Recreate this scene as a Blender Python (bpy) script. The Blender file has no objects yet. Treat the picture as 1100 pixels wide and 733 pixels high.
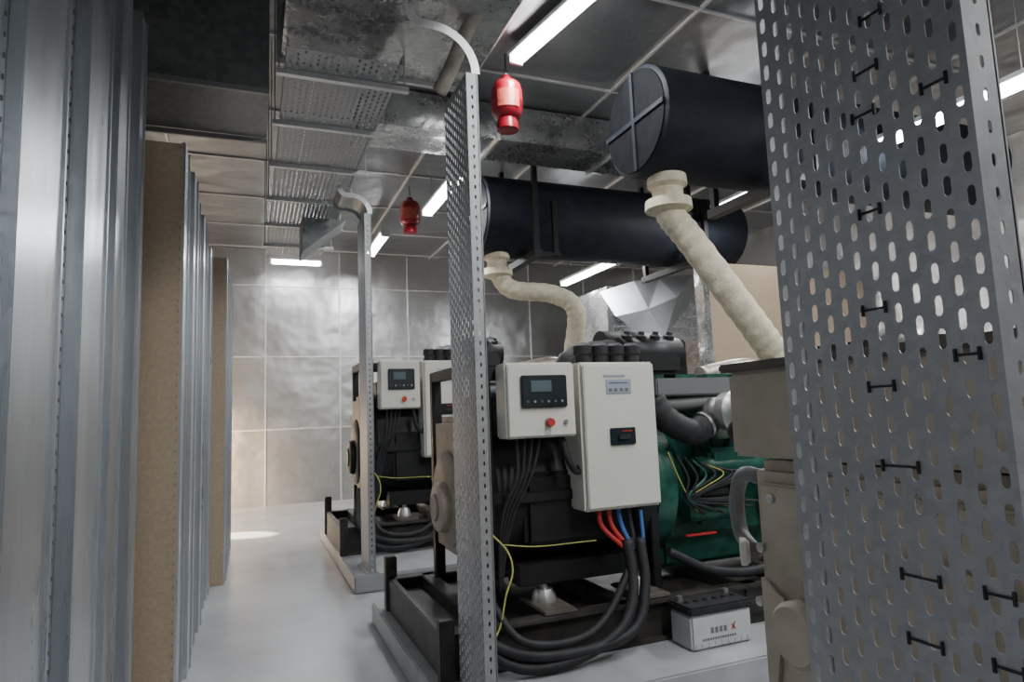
import bpy, bmesh, math, random
from mathutils import Vector, Matrix
random.seed(4)
D=bpy.data; C=bpy.context
# ---------------- materials ----------------
def newmat(name):
    m=D.materials.new(name); m.use_nodes=True
    nt=m.node_tree; b=nt.nodes['Principled BSDF']; return m,nt,b
def paint(name,col,rough=0.5,metal=0.0,var=0.08,scale=6.0,bump=0.0,bscale=60,spec=.5):
    m,nt,b=newmat(name)
    tc=nt.nodes.new('ShaderNodeTexCoord')
    n=nt.nodes.new('ShaderNodeTexNoise'); n.inputs['Scale'].default_value=scale; n.inputs['Detail'].default_value=5
    nt.links.new(tc.outputs['Object'],n.inputs['Vector'])
    r=nt.nodes.new('ShaderNodeValToRGB')
    r.color_ramp.elements[0].position=.3; r.color_ramp.elements[1].position=.7
    r.color_ramp.elements[0].color=[max(0,c*(1-var)) for c in col]+[1]
    r.color_ramp.elements[1].color=[min(1,c*(1+var)) for c in col]+[1]
    nt.links.new(n.outputs['Fac'],r.inputs['Fac']); nt.links.new(r.outputs['Color'],b.inputs['Base Color'])
    b.inputs['Roughness'].default_value=rough; b.inputs['Metallic'].default_value=metal
    b.inputs['Specular IOR Level'].default_value=spec
    if bump>0:
        n2=nt.nodes.new('ShaderNodeTexNoise'); n2.inputs['Scale'].default_value=bscale
        nt.links.new(tc.outputs['Object'],n2.inputs['Vector'])
        bp=nt.nodes.new('ShaderNodeBump'); bp.inputs['Strength'].default_value=bump; bp.inputs['Distance'].default_value=.01
        nt.links.new(n2.outputs['Fac'],bp.inputs['Height']); nt.links.new(bp.outputs['Normal'],b.inputs['Normal'])
    return m
def galv(name,lo,hi,scale=25,rough=.38,metal=.8,streak=None,wav=0.15,spangle=.35,nscale=2.2,det=6,wscale=1.6,wdet=1):
    m,nt,b=newmat(name)
    tc=nt.nodes.new('ShaderNodeTexCoord'); mp=nt.nodes.new('ShaderNodeMapping')
    nt.links.new(tc.outputs['Object'],mp.inputs['Vector'])
    if streak: mp.inputs['Scale'].default_value=streak
    v=nt.nodes.new('ShaderNodeTexVoronoi'); v.inputs['Scale'].default_value=scale
    n=nt.nodes.new('ShaderNodeTexNoise'); n.inputs['Scale'].default_value=nscale; n.inputs['Detail'].default_value=det
    nt.links.new(mp.outputs[0],v.inputs['Vector']); nt.links.new(mp.outputs[0],n.inputs['Vector'])
    bw=nt.nodes.new('ShaderNodeRGBToBW'); nt.links.new(v.outputs['Color'],bw.inputs[0])
    mx=nt.nodes.new('ShaderNodeMath'); mx.operation='MULTIPLY_ADD'; mx.inputs[1].default_value=spangle
    nt.links.new(bw.outputs[0],mx.inputs[0])
    m2=nt.nodes.new('ShaderNodeMath'); m2.operation='MULTIPLY'; m2.inputs[1].default_value=1-spangle
    nt.links.new(n.outputs['Fac'],m2.inputs[0]); nt.links.new(m2.outputs[0],mx.inputs[2])
    r=nt.nodes.new('ShaderNodeValToRGB'); r.color_ramp.elements[0].position=.3; r.color_ramp.elements[1].position=.7
    r.color_ramp.elements[0].color=list(lo)+[1]; r.color_ramp.elements[1].color=list(hi)+[1]
    nt.links.new(mx.outputs[0],r.inputs['Fac']); nt.links.new(r.outputs['Color'],b.inputs['Base Color'])
    mr=nt.nodes.new('ShaderNodeMapRange'); mr.inputs['To Min'].default_value=rough-.05; mr.inputs['To Max'].default_value=rough+.08
    nt.links.new(mx.outputs[0],mr.inputs['Value']); nt.links.new(mr.outputs[0],b.inputs['Roughness'])
    b.inputs['Metallic'].default_value=metal
    if wav:
        n3=nt.nodes.new('ShaderNodeTexNoise'); n3.inputs['Scale'].default_value=wscale; n3.inputs['Detail'].default_value=wdet
        nt.links.new(mp.outputs[0],n3.inputs['Vector'])
        bp=nt.nodes.new('ShaderNodeBump'); bp.inputs['Strength'].default_value=wav; bp.inputs['Distance'].default_value=.15
        nt.links.new(n3.outputs['Fac'],bp.inputs['Height']); nt.links.new(bp.outputs['Normal'],b.inputs['Normal'])
    return m
def emis(name,col,s):
    m,nt,b=newmat(name)
    b.inputs['Base Color'].default_value=list(col)+[1]
    b.inputs['Emission Color'].default_value=list(col)+[1]; b.inputs['Emission Strength'].default_value=s
    return m
M={}
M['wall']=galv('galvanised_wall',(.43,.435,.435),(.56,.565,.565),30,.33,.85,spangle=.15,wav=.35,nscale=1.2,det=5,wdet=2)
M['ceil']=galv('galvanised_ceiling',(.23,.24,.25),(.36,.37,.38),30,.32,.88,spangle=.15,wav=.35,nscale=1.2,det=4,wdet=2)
M['duct']=galv('galvanised_duct',(.32,.325,.33),(.70,.70,.69),40,.26,.9,spangle=.2,wav=.55,wdet=3)
M['ductdk']=galv('galvanised_duct_dark',(.17,.19,.19),(.28,.29,.29),20,.45,.5,wav=.1)
M['tray']=galv('galvanised_tray',(.31,.315,.32),(.40,.405,.41),60,.45,.5,wav=0,spangle=.3)
M['panel']=galv('galvanised_panel',(.46,.485,.515),(.62,.65,.68),25,.28,.9,streak=(3,3,.35),wav=.05,spangle=.15)
M['seam']=galv('seam_metal',(.58,.58,.57),(.70,.70,.69),30,.35,.6,wav=0)
M['wseam']=galv('wall_seam_metal',(.60,.60,.59),(.72,.72,.71),30,.38,.5,wav=0)
M['beige']=paint('beige_panel',(.42,.325,.225),.6,0,.1,40)
M['floor']=paint('grey_floor_paint',(.375,.385,.40),.24,0,.12,1.5,.05,3)
M['plinth']=paint('plinth_concrete_paint',(.34,.35,.36),.35,0,.18,4)
M['black']=paint('black_paint',(.011,.011,.012),.5,0,.3,8,spec=.4)
M['blackm']=paint('muffler_black',(.014,.017,.024),.6,0,.3,5,spec=.18)
M['blackend']=paint('muffler_end_black',(.007,.008,.010),.75,0,.4,7,spec=.08)
M['rubber']=paint('black_rubber',(.020,.020,.022),.6,0,.3,20,spec=.35)
M['skid']=paint('dusty_black_steel',(.035,.032,.028),.5,0,.6,7)
M['white']=paint('cream_cabinet_paint',(.66,.645,.575),.4,0,.03,3)
M['altbeige']=paint('alternator_beige',(.40,.34,.265),.5,0,.16,8)
M['altbrown']=paint('alternator_cover',(.27,.215,.165),.55,0,.2,8)
M['mplate']=paint('mount_plate_steel',(.10,.085,.07),.6,0,.3,12)
M['green']=paint('green_engine_paint',(.012,.085,.058),.4,0,.5,10)
M['steel']=paint('bright_steel',(.50,.50,.48),.35,.85,.15,20)
M['lag']=paint('cream_lagging',(.60,.535,.40),.85,0,.14,18,.5,45)
M['red']=paint('red_paint',(.24,.006,.016),.3,0,.15,5)
M['redlab']=paint('red_label',(.42,.08,.05),.4,0,.3,30)
M['redc']=paint('red_cable',(.48,.03,.03),.5)
M['blue']=paint('blue_cable',(.04,.13,.36),.5)
M['yg']=paint('yellow_green_wire',(.42,.42,.10),.5)
M['yellow']=paint('yellow_plastic',(.8,.55,.02),.5)
M['screen']=paint('dark_screen',(.02,.025,.03),.2)
M['lcd']=paint('lcd_glass',(.09,.13,.14),.2)
M['label']=paint('label_silver',(.40,.46,.53),.4,.3)
M['batt']=paint('battery_case',(.50,.51,.52),.4)
M['tarp']=paint('plastic_sheet',(.40,.42,.44),.42,.35,.1,4)
M['hose']=paint('grey_hose',(.15,.155,.155),.5)
M['tube']=emis('fluorescent_tube',(.98,.99,1),24)
M['fix']=paint('lamp_housing',(.6,.62,.63),.4)
M['rust']=paint('rusty_pipe',(.42,.38,.33),.4,.6,.3,12)
# ---------------- helpers ----------------
def link(o,parent=None):
    C.collection.objects.link(o)
    if parent: o.parent=parent
    return o
def empty(name,loc=(0,0,0)):
    e=D.objects.new(name,None); e.empty_display_size=.1; e.location=loc
    C.collection.objects.link(e); return e
def meshobj(name,verts,faces,mat,parent=None,smooth=False):
    me=D.meshes.new(name); me.from_pydata([tuple(v) for v in verts],[],faces); me.update()
    me.materials.append(M[mat])
    if smooth:
        for p in me.polygons: p.use_smooth=True
    return link(D.objects.new(name,me),parent)
def box(name,x0,x1,y0,y1,z0,z1,mat,parent=None,bev=0.004):
    bm=bmesh.new(); bmesh.ops.create_cube(bm,size=1)
    for v in bm.verts:
        v.co=Vector(((x0+x1)/2+v.co.x*(x1-x0),(y0+y1)/2+v.co.y*(y1-y0),(z0+z1)/2+v.co.z*(z1-z0)))
    if bev>0:
        bmesh.ops.bevel(bm,geom=bm.edges[:],offset=min(bev,.3*min(x1-x0,y1-y0,z1-z0)),segments=2,affect='EDGES')
    me=D.meshes.new(name); bm.to_mesh(me); bm.free(); me.materials.append(M[mat])
    return link(D.objects.new(name,me),parent)
def boxes(name,lst,mat,parent=None):
    V=[];F=[]
    for (x0,x1,y0,y1,z0,z1) in lst:
        b=len(V)
        V+=[(x0,y0,z0),(x1,y0,z0),(x1,y1,z0),(x0,y1,z0),(x0,y0,z1),(x1,y0,z1),(x1,y1,z1),(x0,y1,z1)]
        F+=[[b+i for i in f] for f in ((0,3,2,1),(4,5,6,7),(0,1,5,4),(1,2,6,5),(2,3,7,6),(3,0,4,7))]
    return meshobj(name,V,F,mat,parent)
def sweep(name,ctrl,r,mat,parent=None,n=12,sub=8,rfun=None,straight=False):
    P=[Vector(p) for p in ctrl]
    if straight or len(P)==2:
        S=[]
        for i in range(len(P)-1):
            for k in range(sub): S.append(P[i].lerp(P[i+1],k/sub))
        S.append(P[-1])
    else:
        Q=[2*P[0]-P[1]]+P+[2*P[-1]-P[-2]]; S=[]
        for i in range(1,len(Q)-2):
            for k in range(sub):
                t=k/sub; a,b,c,d=Q[i-1],Q[i],Q[i+1],Q[i+2]
                S.append(.5*((2*b)+(c-a)*t+(2*a-5*b+4*c-d)*t*t+(3*b-a-3*c+d)*t**3))
        S.append(P[-1])
    V=[];F=[]; T0=(S[1]-S[0]).normalized()
    up=Vector((0,0,1)) if abs(T0.z)<.9 else Vector((0,1,0))
    N=T0.cross(up).normalized()
    m=len(S)
    for i,s in enumerate(S):
        T=(S[min(i+1,m-1)]-S[max(i-1,0)]).normalized()
        N=(N-T*N.dot(T)).normalized(); B=T.cross(N)
        rr=rfun(i/(m-1))*r if rfun else r
        for k in range(n):
            a=2*math.pi*k/n; V.append(s+(N*math.cos(a)+B*math.sin(a))*rr)
    for i in range(m-1):
        for k in range(n):
            F.append((i*n+k,i*n+(k+1)%n,(i+1)*n+(k+1)%n,(i+1)*n+k))
    F.append(tuple(range(n))[::-1]); F.append(tuple((m-1)*n+k for k in range(n)))
    o=meshobj(name,V,F,mat,parent,True)
    for p in o.data.polygons[-2:]: p.use_smooth=False
    return o
def cyl(name,p0,p1,r,mat,parent=None,n=24):
    return sweep(name,[p0,p1],r,mat,parent,n=n,sub=1)
def lathe(name,prof,center,axis,mat,parent=None,n=32):
    ax=Vector(axis).normalized(); up=Vector((0,0,1)) if abs(ax.z)<.9 else Vector((1,0,0))
    N=ax.cross(up).normalized(); B=ax.cross(N); V=[];F=[]
    for t,r in prof:
        for k in range(n):
            a=2*math.pi*k/n; V.append(Vector(center)+ax*t+(N*math.cos(a)+B*math.sin(a))*max(r,1e-4))
    for i in range(len(prof)-1):
        for k in range(n): F.append((i*n+k,i*n+(k+1)%n,(i+1)*n+(k+1)%n,(i+1)*n+k))
    F.append(tuple(range(n))[::-1]); F.append(tuple((len(prof)-1)*n+k for k in range(n)))
    o=meshobj(name,V,F,mat,parent,True)
    md=o.modifiers.new('es','EDGE_SPLIT'); md.split_angle=math.radians(38)
    return o
def perf(name,org,u,v,W,H,pu,pv,sw,sh,mat,parent=None,thick=.0025,stag=True):
    org=Vector(org);u=Vector(u);v=Vector(v); V=[];F=[]
    nc=max(1,round(W/pu)); pu=W/nc; a=sw/2; b=sh/2-a; P=pu/2; Q=pv/2
    def quad(u0,u1,v0,v1):
        k=len(V)
        for (x,y) in ((u0,v0),(u1,v0),(u1,v1),(u0,v1)): V.append(org+u*x+v*y)
        F.append((k,k+1,k+2,k+3))
    for i in range(nc):
        cu=(i+.5)*pu; off=(pv/2 if (i%2 and stag) else 0)
        nr=int((H-off)/pv)
        if off>0: quad(cu-P,cu+P,0,off)
        end=off+nr*pv
        if H-end>1e-4: quad(cu-P,cu+P,end,H)
        for j in range(nr):
            cv=off+(j+.5)*pv; k=len(V)
            inn=[(a,-b),(a,b),(.5*a,b+.87*a),(-.5*a,b+.87*a),(-a,b),(-a,-b),(-.5*a,-b-.87*a),(.5*a,-b-.87*a)]
            out=[(P,-b),(P,b),(P,Q),(-P,Q),(-P,b),(-P,-b),(-P,-Q),(P,-Q)]
            for (x,y) in inn+out: V.append(org+u*(cu+x)+v*(cv+y))
            for q in range(8):
                r=(q+1)%8; F.append((k+q,k+8+q,k+8+r,k+r))
    o=meshobj(name,V,F,mat,parent)
    if thick:
        md=o.modifiers.new('sol','SOLIDIFY'); md.thickness=thick
    return o
# ---------------- camera ----------------
yaw,pit,rol=math.radians(22),math.radians(6.4),math.radians(2.2)
Fw=Vector((math.sin(yaw)*math.cos(pit),math.cos(yaw)*math.cos(pit),math.sin(pit)))
R0=Vector((math.cos(yaw),-math.sin(yaw),0)); U0=R0.cross(Fw)
R=R0*math.cos(rol)-U0*math.sin(rol); U=U0*math.cos(rol)+R0*math.sin(rol)
cd=D.cameras.new('camera'); cam=D.objects.new('camera',cd); C.collection.objects.link(cam)
mt=Matrix((R,U,-Fw)).transposed().to_4x4(); mt.translation=Vector((0,0,1.5)); cam.matrix_world=mt
cd.sensor_width=36; cd.lens=700/1100*36; cd.clip_start=.05
C.scene.camera=cam
# ---------------- room ----------------
XL,XR,YN,YF,ZC=-1.7,9.0,-2.5,13.0,4.8
box('floor',XL-.2,XR+.2,YN-.2,YF+.2,-.15,0,'floor',bev=0)
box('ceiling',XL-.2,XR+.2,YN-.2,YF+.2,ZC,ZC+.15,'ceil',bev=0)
box('wall_back',XL,XR,YF,YF+.15,0,ZC,'wall',bev=0)
box('wall_front',XL,XR,YN-.15,YN,0,ZC,'wall',bev=0)
box('wall_right',XR,XR+.15,YN,YF,0,ZC,'wall',bev=0)
e=empty('wall_left')
box('wall_part_near',XL-.15,XL,YN,10.0,0,ZC,'wall',e,0)
box('wall_part_far',XL-.15,XL,12.3,YF,0,ZC,'wall',e,0)
box('wall_part_lintel',XL-.15,XL,10.0,12.3,2.6,ZC,'wall',e,0)
L=[]
for z in (1.38,2.74,4.10): L.append((XL,XR,YF-.02,YF,z-.012,z+.012))
x=-1.1
while x<XR:
    L.append((x-.012,x+.012,YF-.025,YF,0,ZC)); x+=1.36
boxes('trim_1',L,'wseam')
L=[]
for i in range(9):
    y=1.2+i*1.45; L.append((XL,XR,y-.012,y+.012,ZC-.02,ZC))
for i in range(8):
    x=-.9+i*1.45; L.append((x-.012,x+.012,YN,YF,ZC-.025,ZC))
boxes('trim_2',L,'wseam')
for (y0,y1,x0) in ((-.2,1.95,1.1),(2.94,5.1,.85),(5.95,8.9,.85)):
    box('equipment_plinth',x0,7.6,y0,y1,0,.15,'plinth',bev=.01)
# ---------------- left enclosures ----------------
def enclosure(X,y0,y1,top,posts,edge=0):
    e=empty('acoustic_enclosure')
    box('body',XL+.02,X-.03,y0,y1,0,top,'beige',e,.004)
    box('end_panel',X-.6,X-edge,y0-.025,y0,0.0,top+.01,'beige',e,.004)
    box('face_panel',X-.03,X-.01,y0+.01,y1,0.02,top-.02,'panel',e,.002)
    riv=[]
    for k,(a,w,pr) in enumerate(posts):
        box('post_%d'%k,X-.012,X+pr,a,a+w,0.0,top+.02,'panel',e,.004)
        box('lip_%d'%k,X+pr-.004,X+pr+.010,a+w-.018,a+w,0,top+.02,'panel',e,.002)
        z=.1
        while z<top:
            riv.append((X-.011,X-.006,a-.03,a-.025,z,z+.014)); z+=.06
    boxes('slot_holes',riv,'hose',e)
    return e
enclosure(-.61,-1.0,3.98,3.75,[(.3,.3,.03),(.95,.35,.02),(1.5,.30,.04),(2.05,.42,.03),(2.72,.36,.045),(3.38,.22,.03),(3.82,.14,.05)])
enclosure(-.37,4.1,6.9,3.13,[(4.04+.475*i+.04,.2,.012+.015*(i%2)) for i in range(6)])
enclosure(-.23,6.98,9.3,3.15,[(7.0+.42*i,.17,.012) for i in range(5)])
# ---------------- cable trays ----------------
def vtray(X,y0,y1,z0,z1,fl=.055):
    e=empty('perforated_cable_tray')
    perf('face',(X,y0,z0),(0,1,0),(0,0,1),y1-y0,z1-z0,.034,.052,.0125,.033,'tray',e,.002)
    perf('flange_near',(X,y0,z0),(1,0,0),(0,0,1),fl,z1-z0,fl,.052,.010,.022,'tray',e,.002,False)
    perf('flange_far',(X,y1,z0),(1,0,0),(0,0,1),fl,z1-z0,fl,.052,.010,.022,'tray',e,.002,False)
    boxes('rolled_edges',[(X+fl-.004,X+fl+.004,y0,y0+.014,z0,z1),(X+fl-.004,X+fl+.004,y1-.014,y1,z0,z1)],'tray',e)
    box('foot',X-.03,X+fl+.03,y0-.01,y1+.01,z0-.005,z0+.006,'tray',e,.001)
    return e
t0=vtray(1.0,.60,1.01,.005,4.79,.065)
def tie(e,y,z,w):
    w=w*.8
    L=[(.9955,.999,y-w/2,y+w/2,z-.002,z+.002),(.994,.999,y-w/2-.002,y-w/2+.002,z-.010,z+.010),(.994,.999,y+w/2-.002,y+w/2+.002,z-.010,z+.010)]
    boxes('cable_tie',L,'rubber',e)
t1=vtray(1.0,2.95,3.35,.155,3.22)
t2=vtray(.98,5.98,6.4,.155,3.42)
def bend(e,X,ys,z,r=.2,plate=None):
    cx=X-r+.05; n=12
    pts=[(cx+r*math.cos(math.pi/2*i/n),z+r*math.sin(math.pi/2*i/n)) for i in range(n+1)]
    pts+=[(cx-.05-.07*math.sin(math.pi/2*i/6),z+r+.09*(1-math.cos(math.pi/2*i/6))) for i in range(7)]
    for q,yy in enumerate(ys):
        V=[];F=[]
        for i,(x,zz) in enumerate(pts):
            j=min(i+1,len(pts)-1); k=max(i-1,0); T=Vector((pts[j][0]-pts[k][0],0,pts[j][1]-pts[k][1])).normalized(); N=Vector((T.z,0,-T.x))
            for rr in (-.022,.022):
                for dy in (0,.004): V.append(Vector((x,yy+dy,zz))+N*rr)
        for i in range(len(pts)-1):
            b=i*4; F+=[(b,b+2,b+6,b+4),(b+1,b+5,b+7,b+3),(b,b+4,b+5,b+1),(b+2,b+3,b+7,b+6)]
        meshobj('bend_flange_%d'%q,V,F,'seam',e)
    if plate:
        V=[];F=[]
        for (x,zz) in pts: V+=[(x,ys[0],zz),(x,plate,zz)]
        for i in range(len(pts)-1): F.append((2*i,2*i+1,2*i+3,2*i+2))
        meshobj('bend_plate',V,F,'tray',e)
bend(t1,1.0,(2.95,),3.22,.22); bend(t2,.98,(5.98,6.4),3.42,.16,6.4)
e=empty('overhead_cable_tray')
perf('tray_bed',(.2,3.85,3.72),(1,0,0),(0,1,0),.68,5.1,.04,.06,.015,.038,'tray',e,.002)
boxes('side_rails',[(.19,.2,3.85,8.95,3.72,3.78),(.88,.89,3.85,8.95,3.72,3.78)],'tray',e)
L=[];H=[]
for y in (4.1,4.85,5.7,6.6,7.5,8.4):
    L+=[(.14,.98,y,y+.04,3.68,3.715)]
    H+=[(.15,.16,y+.02,y+.03,3.68,4.8),(.95,.96,y+.02,y+.03,3.68,4.8)]
boxes('support_channels',L,'seam',e); boxes('hanger_rods',H,'steel',e)
e=empty('ventilation_duct')
box('duct_body',.18,1.5,-1.0,4.45,3.95,4.78,'duct',e,.01)
boxes('duct_flanges',[(.15,1.53,y,y+.03,3.92,4.79) for y in (.9,2.6,4.42)],'seam',e)
sweep('branch_pipe',[(1.30,3.55,4.0),(1.25,3.64,3.90),(1.19,3.78,3.74),(1.13,3.90,3.60)],.05,'rust',e,14,6)
e=empty('ventilation_duct')
box('duct_body',-1.65,.12,5.0,5.9,4.0,4.79,'ductdk',e,.01)
boxes('duct_flanges',[(-1.65,.12,4.97,5.0,3.96,4.0),(-1.65,.12,5.9,5.93,3.96,4.0)],'tray',e)
e=empty('ventilation_duct')
box('duct_body',1.0,6.5,6.15,6.75,4.40,4.79,'duct',e,.01)
boxes('duct_flanges',[(x,x+.03,6.12,6.78,4.37,4.79) for x in (1.0,2.4,3.8,5.2)],'seam',e)
e=empty('duct_transition')
meshobj('hood',[(.50,7.0,3.28),(.95,7.0,3.65),(.50,7.0,3.65),(.50,7.5,3.28),(.95,7.5,3.65),(.50,7.5,3.65)],[(0,1,2),(3,5,4),(0,3,4,1),(1,4,5,2),(0,2,5,3)],'ductdk',e)
# ---------------- lights ----------------
def lamp(x,y0,y1,z,pw=45,rot=0):
    e=empty('fluorescent_lamp',(x,(y0+y1)/2,z)); h=(y1-y0)/2
    box('housing',-.08,.08,-h,h,.03,.07,'fix',e,.004)
    box('diffuser',-.065,.065,-h+.03,h-.03,-.035,.03,'tube',e,.03)
    boxes('end_caps',[(-.07,.07,-h,-h+.03,-.035,.03),(-.07,.07,h-.03,h,-.035,.03)],'fix',e)
    boxes('hanger_rods',[(-.004,.004,yy,yy+.008,.06,4.8-z) for yy in (-h*.7,h*.7)],'steel',e)
    l=D.lights.new('lamp_light','AREA'); l.shape='RECTANGLE'; l.size=.12; l.size_y=2*h-.1; l.energy=pw*.9; l.color=(.97,.985,1)
    o=D.objects.new('lamp_light',l); o.location=(0,0,-.05); link(o,e)
    e.rotation_euler=(0,0,rot); return e
lamp(2.30,3.95,5.12,4.66,75,.18); lamp(2.22,6.85,8.4,4.25,80); lamp(2.0,10.2,11.6,4.45,80)
lamp(5.3,8.3,10.5,3.82,90); lamp(5.65,5.3,6.7,4.05,85); lamp(5.3,2.6,4.0,3.8,85)
lamp(5.3,-.6,.8,4.2,90); lamp(2.3,.6,2.0,4.68,90); lamp(.75,11.6,12.5,4.35,22,math.radians(90)); lamp(2.3,-1.8,-.4,4.6,90)
l=D.lights.new('daylight','AREA'); l.shape='RECTANGLE'; l.size=2.2; l.size_y=2.2; l.energy=190; l.color=(1,.80,.60)
o=D.objects.new('daylight',l); o.location=(XL-.3,11.15,1.3); o.rotation_euler=(0,math.radians(-90),0); C.collection.objects.link(o)
def spot(nm,loc,tgt,en,deg,col,blend=.6):
    s=D.lights.new(nm,'SPOT'); s.energy=en; s.spot_size=math.radians(deg); s.color=col; s.shadow_soft_size=.05; s.spot_blend=blend
    o=D.objects.new(nm,s); o.location=loc
    o.rotation_euler=(Vector(tgt)-Vector(loc)).to_track_quat('-Z','Y').to_euler(); C.collection.objects.link(o)
spot('sun_shaft',(XL-1.6,11.6,3.0),(-.08,9.85,0),14000,7,(1,.90,.76),.3)
spot('sun_glow',(XL-.25,10.6,1.2),(-.45,13,.75),1700,48,(1,.66,.38),1.0)
# ---------------- mufflers ----------------
def muffler(x0,x1,y,z,r,hx):
    e=empty('exhaust_muffler')
    lathe('shell',[(0,r-.03),(0.02,r),(.05,r),(x1-x0-.05,r),(x1-x0-.03,r*.97),(x1-x0,r*.8),(x1-x0+.04,r*.4)],(x0,y,z),(1,0,0),'blackm',e,40)
    lathe('end_disc',[(0,r-.035),(.012,r-.03)],(x0-.01,y,z),(1,0,0),'blackend',e,40)
    boxes('end_cross',[(x0-.025,x0-.008,y-r*.93,y+r*.93,z-.02,z+.02),(x0-.026,x0-.008,y-.02,y+.02,z-r*.93,z+r*.93)],'blackm',e)
    L=[]
    for h in hx:
        L+=[(h,h+.06,y-r-.07,y-r-.01,z-r-.06,ZC),(h,h+.06,y+r+.01,y+r+.07,z-r-.06,ZC),(h-.02,h+.08,y-r-.1,y+r+.1,z-r-.12,z-r-.04),
            (h+.25,h+.31,y-r-.07,y-r-.01,z-r-.1,z+.1),(h-.02,h+.33,y-r-.08,y-r-.02,z-r-.1,z-r-.06)]
    boxes('trapeze_hangers',L,'black',e)
    return e
muffler(2.99,7.2,4.45,3.90,.46,(4.15,))
muffler(2.6,6.5,7.5,3.98,.50,(3.15,5.4))
def ex_pipe(pts,r,top):
    e=empty('exhaust_pipe')
    L=sum((Vector(pts[i+1])-Vector(pts[i])).length for i in range(len(pts)-1))
    sweep('lagging',pts,r,'lag',e,n=18,sub=24,rfun=lambda t:1+.03*math.sin(t*L*2*math.pi/.10))
    lathe('collar',[(0,r*1.05),(.01,r*1.35),(.09,r*1.4),(.12,r*1.05),(.2,r*1.1),(.22,r*1.6),(.30,r*1.65),(.33,r*1.1)],Vector(top),(0,0,-1),'lag',e,20)
ex_pipe([(3.27,4.45,3.48),(3.27,4.45,3.16),(3.40,4.35,2.88),(3.74,4.15,2.23),(3.99,4.1,1.86)],.12,(3.27,4.45,3.46))
ex_pipe([(2.87,7.5,3.55),(2.87,7.5,3.3),(3.02,7.42,3.05),(3.5,7.25,2.97),(3.76,7.15,2.75),(3.81,7.4,2.2)],.115,(2.87,7.5,3.53))
# ---------------- extinguishers ----------------
def ext(x,y,z):
    e=empty('hanging_fire_extinguisher',(x,y,z))
    lathe('cylinder',[(-.16,.06),(-.155,.09),(-.13,.125),(-.09,.142),(-.02,.146),(-.015,.150),(0,.146),(.10,.145),(.16,.13),(.19,.10),(.20,.05),(.25,.045)],(0,0,0),(0,0,1),'red',e,28)
    lathe('skirt',[(-.27,.09),(-.265,.10),(-.2,.10),(-.16,.085)],(0,0,0),(0,0,1),'red',e,24)
    V=[];F=[]
    for i in range(9):
        a=math.radians(215+10*i)
        for zz in (-.09,.07): V.append((.151*math.cos(a),.151*math.sin(a),zz))
    for i in range(8): F.append((2*i,2*i+2,2*i+3,2*i+1))
    meshobj('label',V,F,'redlab',e)
    cyl('valve',(0,0,.24),(0,0,.31),.02,'steel',e,10)
    cyl('hanging_rod',(0,0,.3),(0,0,4.8-z),.006,'black',e,8)
ext(2.16,5.25,4.33); ext(2.10,8.9,4.38)
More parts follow.
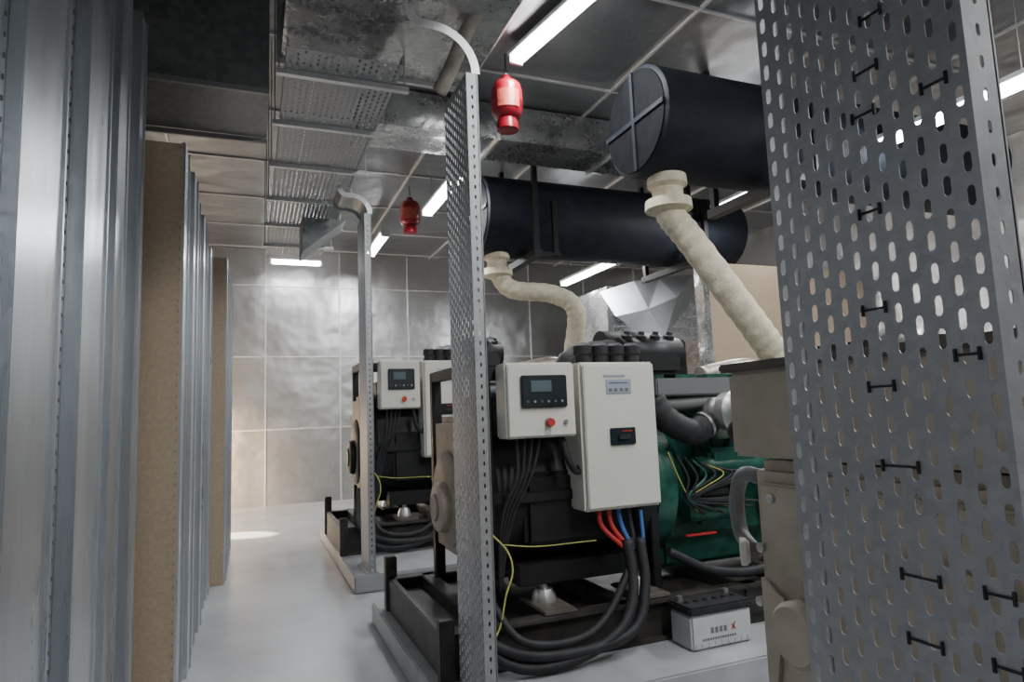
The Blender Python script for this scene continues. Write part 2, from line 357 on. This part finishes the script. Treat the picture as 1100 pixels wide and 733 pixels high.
# ---------------- generator sets ----------------
def genset(off,scl=(1,1,1),cover='altbrown'):
    e=empty('generator_set')
    B=lambda n,x0,x1,y0,y1,z0,z1,m,b=.006: box(n,x0,x1,y0,y1,z0,z1,m,e,b)
    for k,yy in enumerate((3.38,4.72)):
        B('skid_web_%d'%k,.92,6.0,yy+.05,yy+.07,.16,.36,'skid')
        B('skid_top_%d'%k,.92,6.0,yy,yy+.12,.36,.38,'skid'); B('skid_bot_%d'%k,.92,6.0,yy,yy+.12,.15,.17,'skid')
    B('skid_end',.92,.96,3.38,4.84,.15,.38,'skid'); B('skid_deck',.96,6.0,3.45,4.8,.20,.30,'skid')
    for k,xx in enumerate((1.15,2.0,2.9)): B('skid_cross_%d'%k,xx,xx+.1,3.42,4.8,.24,.38,'skid')
    B('skid_stub_near',.9,.98,3.36,3.42,.15,.46,'skid'); B('skid_stub_far',.9,.98,4.78,4.86,.15,.52,'skid')
    for k,(mx,my) in enumerate(((1.62,3.66),(2.25,3.66),(1.62,4.6),(3.4,3.66))):
        B('mount_plate_%d'%k,mx-.10,mx+.10,my-.24,my+.14,.38,.40,'mplate')
        lathe('mount_cone_%d'%k,[(0,.075),(.03,.07),(.07,.05),(.075,.025),(.12,.022)],(mx,my,.40),(0,0,1),'steel',e,16)
        B('mount_bracket_%d'%k,mx-.07,mx+.07,my,my+.18,.49,.51,'black')
    cz=.98; cy=4.1
    lathe('alternator_body',[(0,.40),(.03,.47),(.5,.49),(.9,.49),(.95,.54),(1.05,.54),(1.1,.5)],(1.32,cy,cz),(1,0,0),'black',e,40)
    B('alternator_end_cover',1.18,1.33,3.80,4.42,.62,1.50,cover,.05)
    lathe('alternator_end_ring',[(0,.27),(.02,.30),(.05,.30)],(1.15,cy,cz),(1,0,0),cover,e,36)
    lathe('bearing_cap',[(0,.13),(.01,.15),(.05,.16),(.07,.16)],(1.09,cy,cz-.05),(1,0,0),cover if cover=='black' else 'altbeige',e,28)
    lathe('bearing_disc',[(0,.08),(.02,.09)],(1.075,cy,cz-.05),(1,0,0),cover,e,28)
    B('alternator_feet_near',1.45,2.3,3.62,3.8,.50,.62,'black'); B('alternator_feet_far',1.45,2.3,4.4,4.6,.50,.62,'black')
    B('side_cover',1.5,2.25,3.60,3.7,.72,1.15,'black',.03)
    B('terminal_box',1.35,2.1,3.72,4.45,1.38,1.62,'black',.015)
    B('frame_post_left',1.22,1.29,3.55,3.62,.38,1.82,'black'); B('frame_post_right',1.22,1.29,4.6,4.67,.38,1.82,'black')
    B('frame_post_mid',2.34,2.40,3.58,3.64,.38,1.82,'black'); B('frame_top',1.22,2.4,3.58,3.64,1.70,1.78,'black')
    B('frame_side_top',1.22,1.29,3.62,4.6,1.75,1.82,'black'); B('frame_low',1.22,2.4,3.58,3.64,.98,1.04,'black')
    B('control_box',1.33,1.765,3.42,3.58,1.36,1.79,'white',.01)
    B('control_door',1.34,1.755,3.405,3.42,1.37,1.78,'white',.006)
    B('controller',1.415,1.70,3.385,3.405,1.53,1.715,'screen',.01)
    B('controller_lcd',1.47,1.60,3.380,3.386,1.62,1.685,'lcd',.002)
    for k in range(6):
        lathe('button_%d'%k,[(0,.008),(.006,.007)],(1.45+.043*k,3.386,1.565),(0,-1,0),'steel' if k%2 else 'lcd',e,12)
    lathe('estop_button',[(0,.016),(.02,.016),(.024,.024),(.035,.022)],(1.585,3.402,1.445),(0,-1,0),'redc',e,18)
    lathe('estop_plate',[(0,.028),(.004,.028)],(1.585,3.404,1.445),(0,-1,0),'yellow' if off[1]>1 else 'steel',e,18)
    lathe('key_lock',[(0,.014),(.012,.013)],(1.69,3.404,1.445),(0,-1,0),'steel',e,14)
    B('breaker_cabinet',1.80,2.32,3.42,3.68,.92,1.79,'white',.012)
    B('breaker_door',1.815,2.305,3.40,3.42,.935,1.775,'white',.008)
    B('logo_strip',1.95,2.10,3.395,3.401,1.70,1.712,'label',.001)
    B('rating_plate',1.965,2.135,3.394,3.401,1.60,1.685,'label',.001)
    for k in range(4): B('plate_text_%d'%k,1.98+.037*k,2.002+.037*k,3.391,3.395,1.612,1.63,'hose',.001)
    B('plate_text_row',1.985,2.11,3.391,3.395,1.66,1.666,'hose',.001)
    B('breaker_window',1.975,2.145,3.385,3.401,1.295,1.395,'screen',.004)
    B('breaker_handle',2.02,2.10,3.37,3.386,1.325,1.355,'rubber',.004); B('breaker_badge',2.05,2.12,3.383,3.386,1.372,1.378,'redc',.001)
    for k in range(4):
        lathe('cable_gland_%d'%k,[(0,.05),(.05,.05),(.06,.06),(.11,.058),(.13,.03)],(1.90+.115*k,3.55,1.79),(0,0,1),'rubber',e,14)
    cols=['redc','redc','blue','rubber','rubber']
    for k in range(5):
        x=1.90+.065*k
        sweep('phase_cable_%d'%k,[(x+.03,3.5,.93),(x+.03,3.47,.82),(2.06+.02*k,3.42,.68)],.015,cols[k],e,8,6)
    sweep('blue_drop',[(2.18,3.44,.9),(2.16,3.40,.7),(2.12,3.37,.5)],.012,'blue',e,8,6)
    for k in range(2):
        d=.06*k
        sweep('power_cable_%d'%k,[(2.06+d*1.5,3.42,.74),(2.04+d*1.3,3.34,.50),(1.92+d*1.3,3.27,.32-d*.4),(1.68+d*.6,3.24,.22+d*.3),(1.40,3.24,.19+d),(1.20,3.28,.25+d),(1.08-d*.2,3.36,.42),(1.12,3.5,.62+d)],.030,'rubber',e,12,8)
    sweep('power_cable_2',[(2.12,3.45,.74),(2.02,3.38,.55),(1.80,3.30,.34),(1.55,3.25,.29),(1.30,3.26,.34),(1.2,3.4,.5)],.022,'rubber',e,10,8)
    sweep('earth_wire_1',[(1.24,3.5,.85),(1.30,3.4,.76),(1.31,3.36,.66),(1.26,3.34,.55),(1.22,3.32,.42),(1.18,3.3,.36)],.005,'yg',e,6,8)
    sweep('earth_wire_2',[(1.30,3.5,.78),(1.5,3.46,.755),(1.8,3.46,.75),(1.90,3.5,.74)],.0035,'yg',e,6,8)
    for k in range(4):
        sweep('control_cable_%d'%k,[(1.42+.05*k,3.5,1.37),(1.40+.03*k,3.47,1.15),(1.31+.02*k,3.5,.9),(1.29,3.52,.5)],.010,'rubber',e,8,6)
    sweep('conduit_hose',[(1.70,3.5,1.37),(1.72,3.45,1.22),(1.78,3.46,1.15),(1.9,3.55,1.2),(2.4,3.7,1.2)],.020,'rubber',e,10,8)
    B('engine_block',2.45,4.3,3.78,4.42,.62,1.42,'green',.03); B('oil_pan',2.6,4.1,3.86,4.34,.42,.64,'green',.03)
    lathe('flywheel_housing',[(0,.52),(.14,.52),(.2,.45),(.25,.42)],(2.42,4.1,1.0),(1,0,0),'green',e,32)
    B('cylinder_head',2.5,4.2,3.84,4.36,1.42,1.62,'green',.02)
    for k in range(6):
        B('rocker_cover_%d'%k,2.54+.28*k,2.78+.28*k,3.9,4.3,1.62,1.74,'green',.03)
        B('block_rib_%d'%k,2.56+.28*k,2.60+.28*k,3.74,3.78,.7,1.38,'green',.008)
        cyl('injector_%d'%k,(2.66+.28*k,3.82,1.45),(2.66+.28*k,3.74,1.62),.022,'steel',e,10)
        sweep('fuel_line_%d'%k,[(2.66+.28*k,3.74,1.6),(2.70+.2*k,3.68,1.4),(2.85+.1*k,3.70,1.22)],.007,'rubber',e,6,6)
    sweep('intake_manifold',[(2.55,3.74,1.52),(3.3,3.72,1.54),(4.1,3.74,1.52)],.05,'hose',e,14,6)
    B('rail_box',2.5,3.6,3.66,3.8,1.58,1.70,'hose',.01)
    B('fuel_pump',2.85,3.25,3.60,3.78,1.0,1.22,'green',.03); cyl('pump_body',(2.75,3.66,1.1),(3.35,3.66,1.1),.07,'green',e,18)
    for k in range(3):
        lathe('oil_filter_%d'%k,[(0,.045),(.02,.06),(.2,.06),(.22,.05)],(3.35+.15*k,3.62,.78),(0,0,1),'green' if k else 'steel',e,18)
    cyl('starter_motor',(2.65,3.66,.82),(3.05,3.66,.82),.075,'green',e,18); cyl('solenoid',(2.72,3.60,.94),(2.95,3.60,.94),.035,'black',e,14)
    B('red_rail',2.62,2.86,3.60,3.63,.668,.68,'redc',.003)
    sweep('air_hose',[(2.42,3.6,1.55),(2.5,3.56,1.42),(2.66,3.54,1.34),(2.76,3.56,1.36),(2.84,3.58,1.40)],.085,'rubber',e,16,8,rfun=lambda t:1+.03*math.sin(t*60))
    lathe('turbo_compressor',[(0,.06),(.03,.1),(.07,.14),(.13,.14),(.17,.1),(.2,.07),(.3,.07),(.32,.11),(.42,.1)],(2.83,3.58,1.42),(1,.1,0),'steel',e,28)
    lathe('turbo_volute',[(0,.09),(.02,.13),(.09,.14),(.12,.10)],(2.93,3.55,1.46),(.3,-1,0),'steel',e,24)
    lathe('hose_clamp',[(0,.092),(.02,.092)],(2.78,3.57,1.375),(1,.1,.4),'steel',e,18)
    sweep('breather_pipe',[(2.0,4.1,1.7),(2.1,4.1,1.86),(2.35,4.1,1.92),(2.8,4.1,1.93)],.085,'rubber',e,14,8,rfun=lambda t:1+.06*math.sin(t*90))
    cyl('air_cleaner_1',(2.45,4.05,1.90),(2.95,4.05,1.90),.12,'black',e,20); cyl('air_cleaner_2',(2.45,4.3,1.97),(2.95,4.3,1.97),.13,'black',e,20)
    B('manifold_box',2.35,2.9,3.9,4.2,1.74,1.9,'black',.03)
    for k in range(4): lathe('manifold_bolt_%d'%k,[(0,.04),(.03,.04),(.04,.025),(.06,.02)],(2.5+.12*k,4.0,2.0),(0,-.3,1),'rubber',e,10)
    sweep('coolant_pipe',[(1.9,4.3,1.65),(2.0,4.2,1.8),(2.3,4.0,1.78)],.05,'steel',e,12,8)
    sweep('exhaust_manifold',[(3.2,4.1,1.74),(3.6,4.1,1.80),(3.95,4.1,1.78)],.07,'rust',e,14,6)
    lathe('exhaust_flange',[(0,.13),(.03,.13),(.05,.15),(.08,.15)],(3.97,4.1,1.76),(.3,0,1),'rust',e,20)
    hw=['yg','rubber','rubber','green','rubber','yg','rubber','rubber','rubber','rubber','rubber']
    for k in range(11):
        a=random.random()
        sweep('harness_wire_%d'%k,[(2.5+.06*k,3.58,1.22-.02*k),(2.55+.07*k,3.55,1.05),(2.6+.1*a,3.56,.92),(2.7+.05*k,3.58,.80+.1*a)],.0045 if hw[k]=='yg' else .010,hw[k],e,6,8)
    sweep('lower_hose',[(2.4,3.5,.62),(2.7,3.46,.48),(3.1,3.46,.45),(3.6,3.55,.6)],.03,'rubber',e,10,8)
    B('radiator_frame',4.7,5.3,3.45,4.75,.38,2.0,'black',.02)
    B('radiator_core',4.68,4.7,3.55,4.65,.5,1.9,'hose',.004)
    lathe('fan_shroud',[(0,.5),(.15,.55),(.2,.58)],(4.45,4.1,1.15),(1,0,0),'black',e,32)
    B('canvas_duct',5.3,6.2,3.5,4.7,.5,2.0,'duct',.02)
    e.location=off; e.scale=scl
    return e
genset((0,0,0)); genset((-.06,3.5,-.03),(1,1,1.2),'black')
# nearest generator set
e=empty('generator_set')
B=lambda n,x0,x1,y0,y1,z0,z1,m,b=.006: box(n,x0,x1,y0,y1,z0,z1,m,e,b)
B('skid_rail_near',1.2,6,.2,.32,.15,.38,'skid'); B('skid_rail_far',1.2,6,1.5,1.62,.15,.38,'skid'); B('skid_end',1.2,1.24,.2,1.62,.15,.38,'skid')
B('alternator_housing',1.37,2.5,.45,1.56,.38,1.34,'altbeige',.03)
B('end_plate',1.345,1.372,.55,1.50,.5,1.28,'altbeige',.012)
lathe('bearing_cover',[(0,.075),(.02,.082),(.07,.082),(.085,.07)],(1.345,1.33,.92),(-1,0,0),'altbeige',e,28)
lathe('end_ring',[(0,.30),(.015,.31)],(1.345,1.0,.85),(-1,0,0),'altbeige',e,36)
B('terminal_box',1.345,2.3,.5,1.60,1.35,1.60,'altbeige',.012); B('terminal_lid',1.33,2.32,.48,1.62,1.60,1.625,'mplate',.006)
for k,(y,z) in enumerate(((1.5,1.1),(1.5,.7),(1.52,.95),(1.45,1.24),(1.2,1.24))):
    lathe('bolt_%d'%k,[(0,.014),(.012,.014),(.014,.008)],(1.345,y,z),(-1,0,0),'steel',e,8)
meshobj('guard_plate',[(1.33,1.5,1.02),(1.33,1.42,.98),(1.33,1.5,.58),(1.342,1.5,1.02),(1.342,1.42,.98),(1.342,1.5,.58)],[(0,1,2),(3,5,4),(0,3,4,1),(1,4,5,2),(2,5,3,0)],'altbeige',e)
sweep('grey_hose',[(1.45,1.60,1.28),(1.45,1.68,1.28),(1.46,1.73,1.20),(1.45,1.71,1.10),(1.42,1.62,1.06)],.024,'hose',e,14,8)
lathe('hose_flange',[(0,.03),(.01,.04),(.025,.04)],(1.37,1.585,1.07),(-.8,.6,0),'white',e,18)
sweep('black_hose',[(1.44,1.64,1.46),(1.44,1.69,1.42),(1.5,1.72,1.37)],.025,'rubber',e,12,8)
B('engine_block',2.6,4.4,.55,1.3,.6,1.5,'green',.03); B('cylinder_head',2.7,4.3,.65,1.2,1.5,1.75,'green',.02)
for k in range(5): B('rocker_cover_%d'%k,2.75+.3*k,2.98+.3*k,.7,1.15,1.75,1.88,'steel' if k%2 else 'green',.02)
sweep('air_hose',[(2.5,.6,1.6),(2.9,.5,1.4),(3.5,.5,1.4)],.09,'rubber',e,14,8)
B('breaker_cabinet',1.75,2.27,.30,.44,.92,1.75,'white',.01); B('frame_post',1.6,1.66,.3,.36,.38,1.8,'black')
for k in range(4): sweep('phase_cable_%d'%k,[(1.85+.07*k,.37,.93),(1.85+.07*k,.33,.6),(1.7,.30,.42)],.02,['redc','blue','rubber','redc'][k],e,8,6)
B('radiator',4.8,5.4,.3,1.6,.38,2.0,'black',.02)
cyl('exhaust_flange',(1.9,1.45,1.63),(1.9,1.45,1.72),.08,'steel',e,18)
for (y,z,w) in ((.748,2.166,.05),(.767,2.075,.055),(.653,1.993,.05),(.78,2.0,.055),(.787,1.826,.05),(.797,1.656,.055),(.649,1.563,.045),(.798,1.523,.06),(.778,1.39,.08),(.763,1.215,.08),(.766,1.114,.07),(.643,1.215,.05),(.642,1.114,.05)):
    tie(t0,y,z,w)
# ---------------- battery ----------------
e=empty('truck_battery')
box('case',0,.42,0,.2,.152,.34,'batt',e,.012); box('lid',-.008,.428,-.008,.208,.34,.385,'rubber',e,.01)
for k in range(6): lathe('cap_%d'%k,[(0,.016),(.012,.014)],(.05+.065*k,.10,.385),(0,0,1),'rubber',e,12)
boxes('terminals',[(.03,.06,.15,.18,.385,.41),(.36,.39,.15,.18,.385,.41)],'steel',e)
boxes('case_ribs',[(.02+.045*k,.026+.045*k,-.006,0,.165,.19) for k in range(9)],'batt',e)
meshobj('logo_mark',[(.27,-.002,.235),(.28,-.002,.235),(.305,-.002,.275),(.295,-.002,.275),(.295,-.002,.235),(.305,-.002,.235),(.28,-.002,.265),(.27,-.002,.265)],[(0,1,2,3),(4,5,6,7)],'redc',e)
boxes('label_text',[(.13+.03*k,.148+.03*k,-.003,0,.235,.265) for k in range(4)],'hose',e)
boxes('label_text_small',[(.07+.017*k,.08+.017*k,-.003,0,.20,.212) for k in range(14)],'hose',e)
e.location=(2.28,3.15,0)
# ---------------- background right ----------------
e=empty('acoustic_splitter_panel')
box('board',4.88,7.4,6.0,6.14,1.9,3.16,'beige',e,.01); box('frame_left',4.80,4.88,5.98,6.14,.16,3.19,'duct',e,.004); box('frame_right',7.4,7.46,5.98,6.14,.16,3.19,'duct',e,.004)
e=empty('air_outlet_duct')
box('duct_box',5.6,8.95,9.5,11,1.2,3.6,'duct',e,.01)
boxes('louvre_blades',[(5.7,8.9,9.46,9.5,1.3+.2*k,1.32+.2*k) for k in range(11)],'seam',e)
V=[(5.35,9.3,3.45),(5.9,9.1,3.62),(6.5,9.25,3.72),(7.3,9.35,3.85),(5.45,9.0,3.0),(5.95,8.8,3.1),(6.45,8.7,3.3),(7.1,9.1,3.4),(5.8,8.95,2.75),(6.2,8.75,2.65),(6.6,8.95,2.95),(7.0,9.2,3.2)]
F=[(0,4,1),(1,4,5),(1,5,2),(2,5,6),(2,6,3),(3,6,7),(4,8,5),(5,8,9),(5,9,6),(6,9,10),(6,10,7),(7,10,11)]
o=meshobj('plastic_sheet',V,F,'tarp')
w=D.worlds.new('world'); C.scene.world=w; w.use_nodes=True
w.node_tree.nodes['Background'].inputs[0].default_value=(.9,.92,1,1); w.node_tree.nodes['Background'].inputs[1].default_value=.6
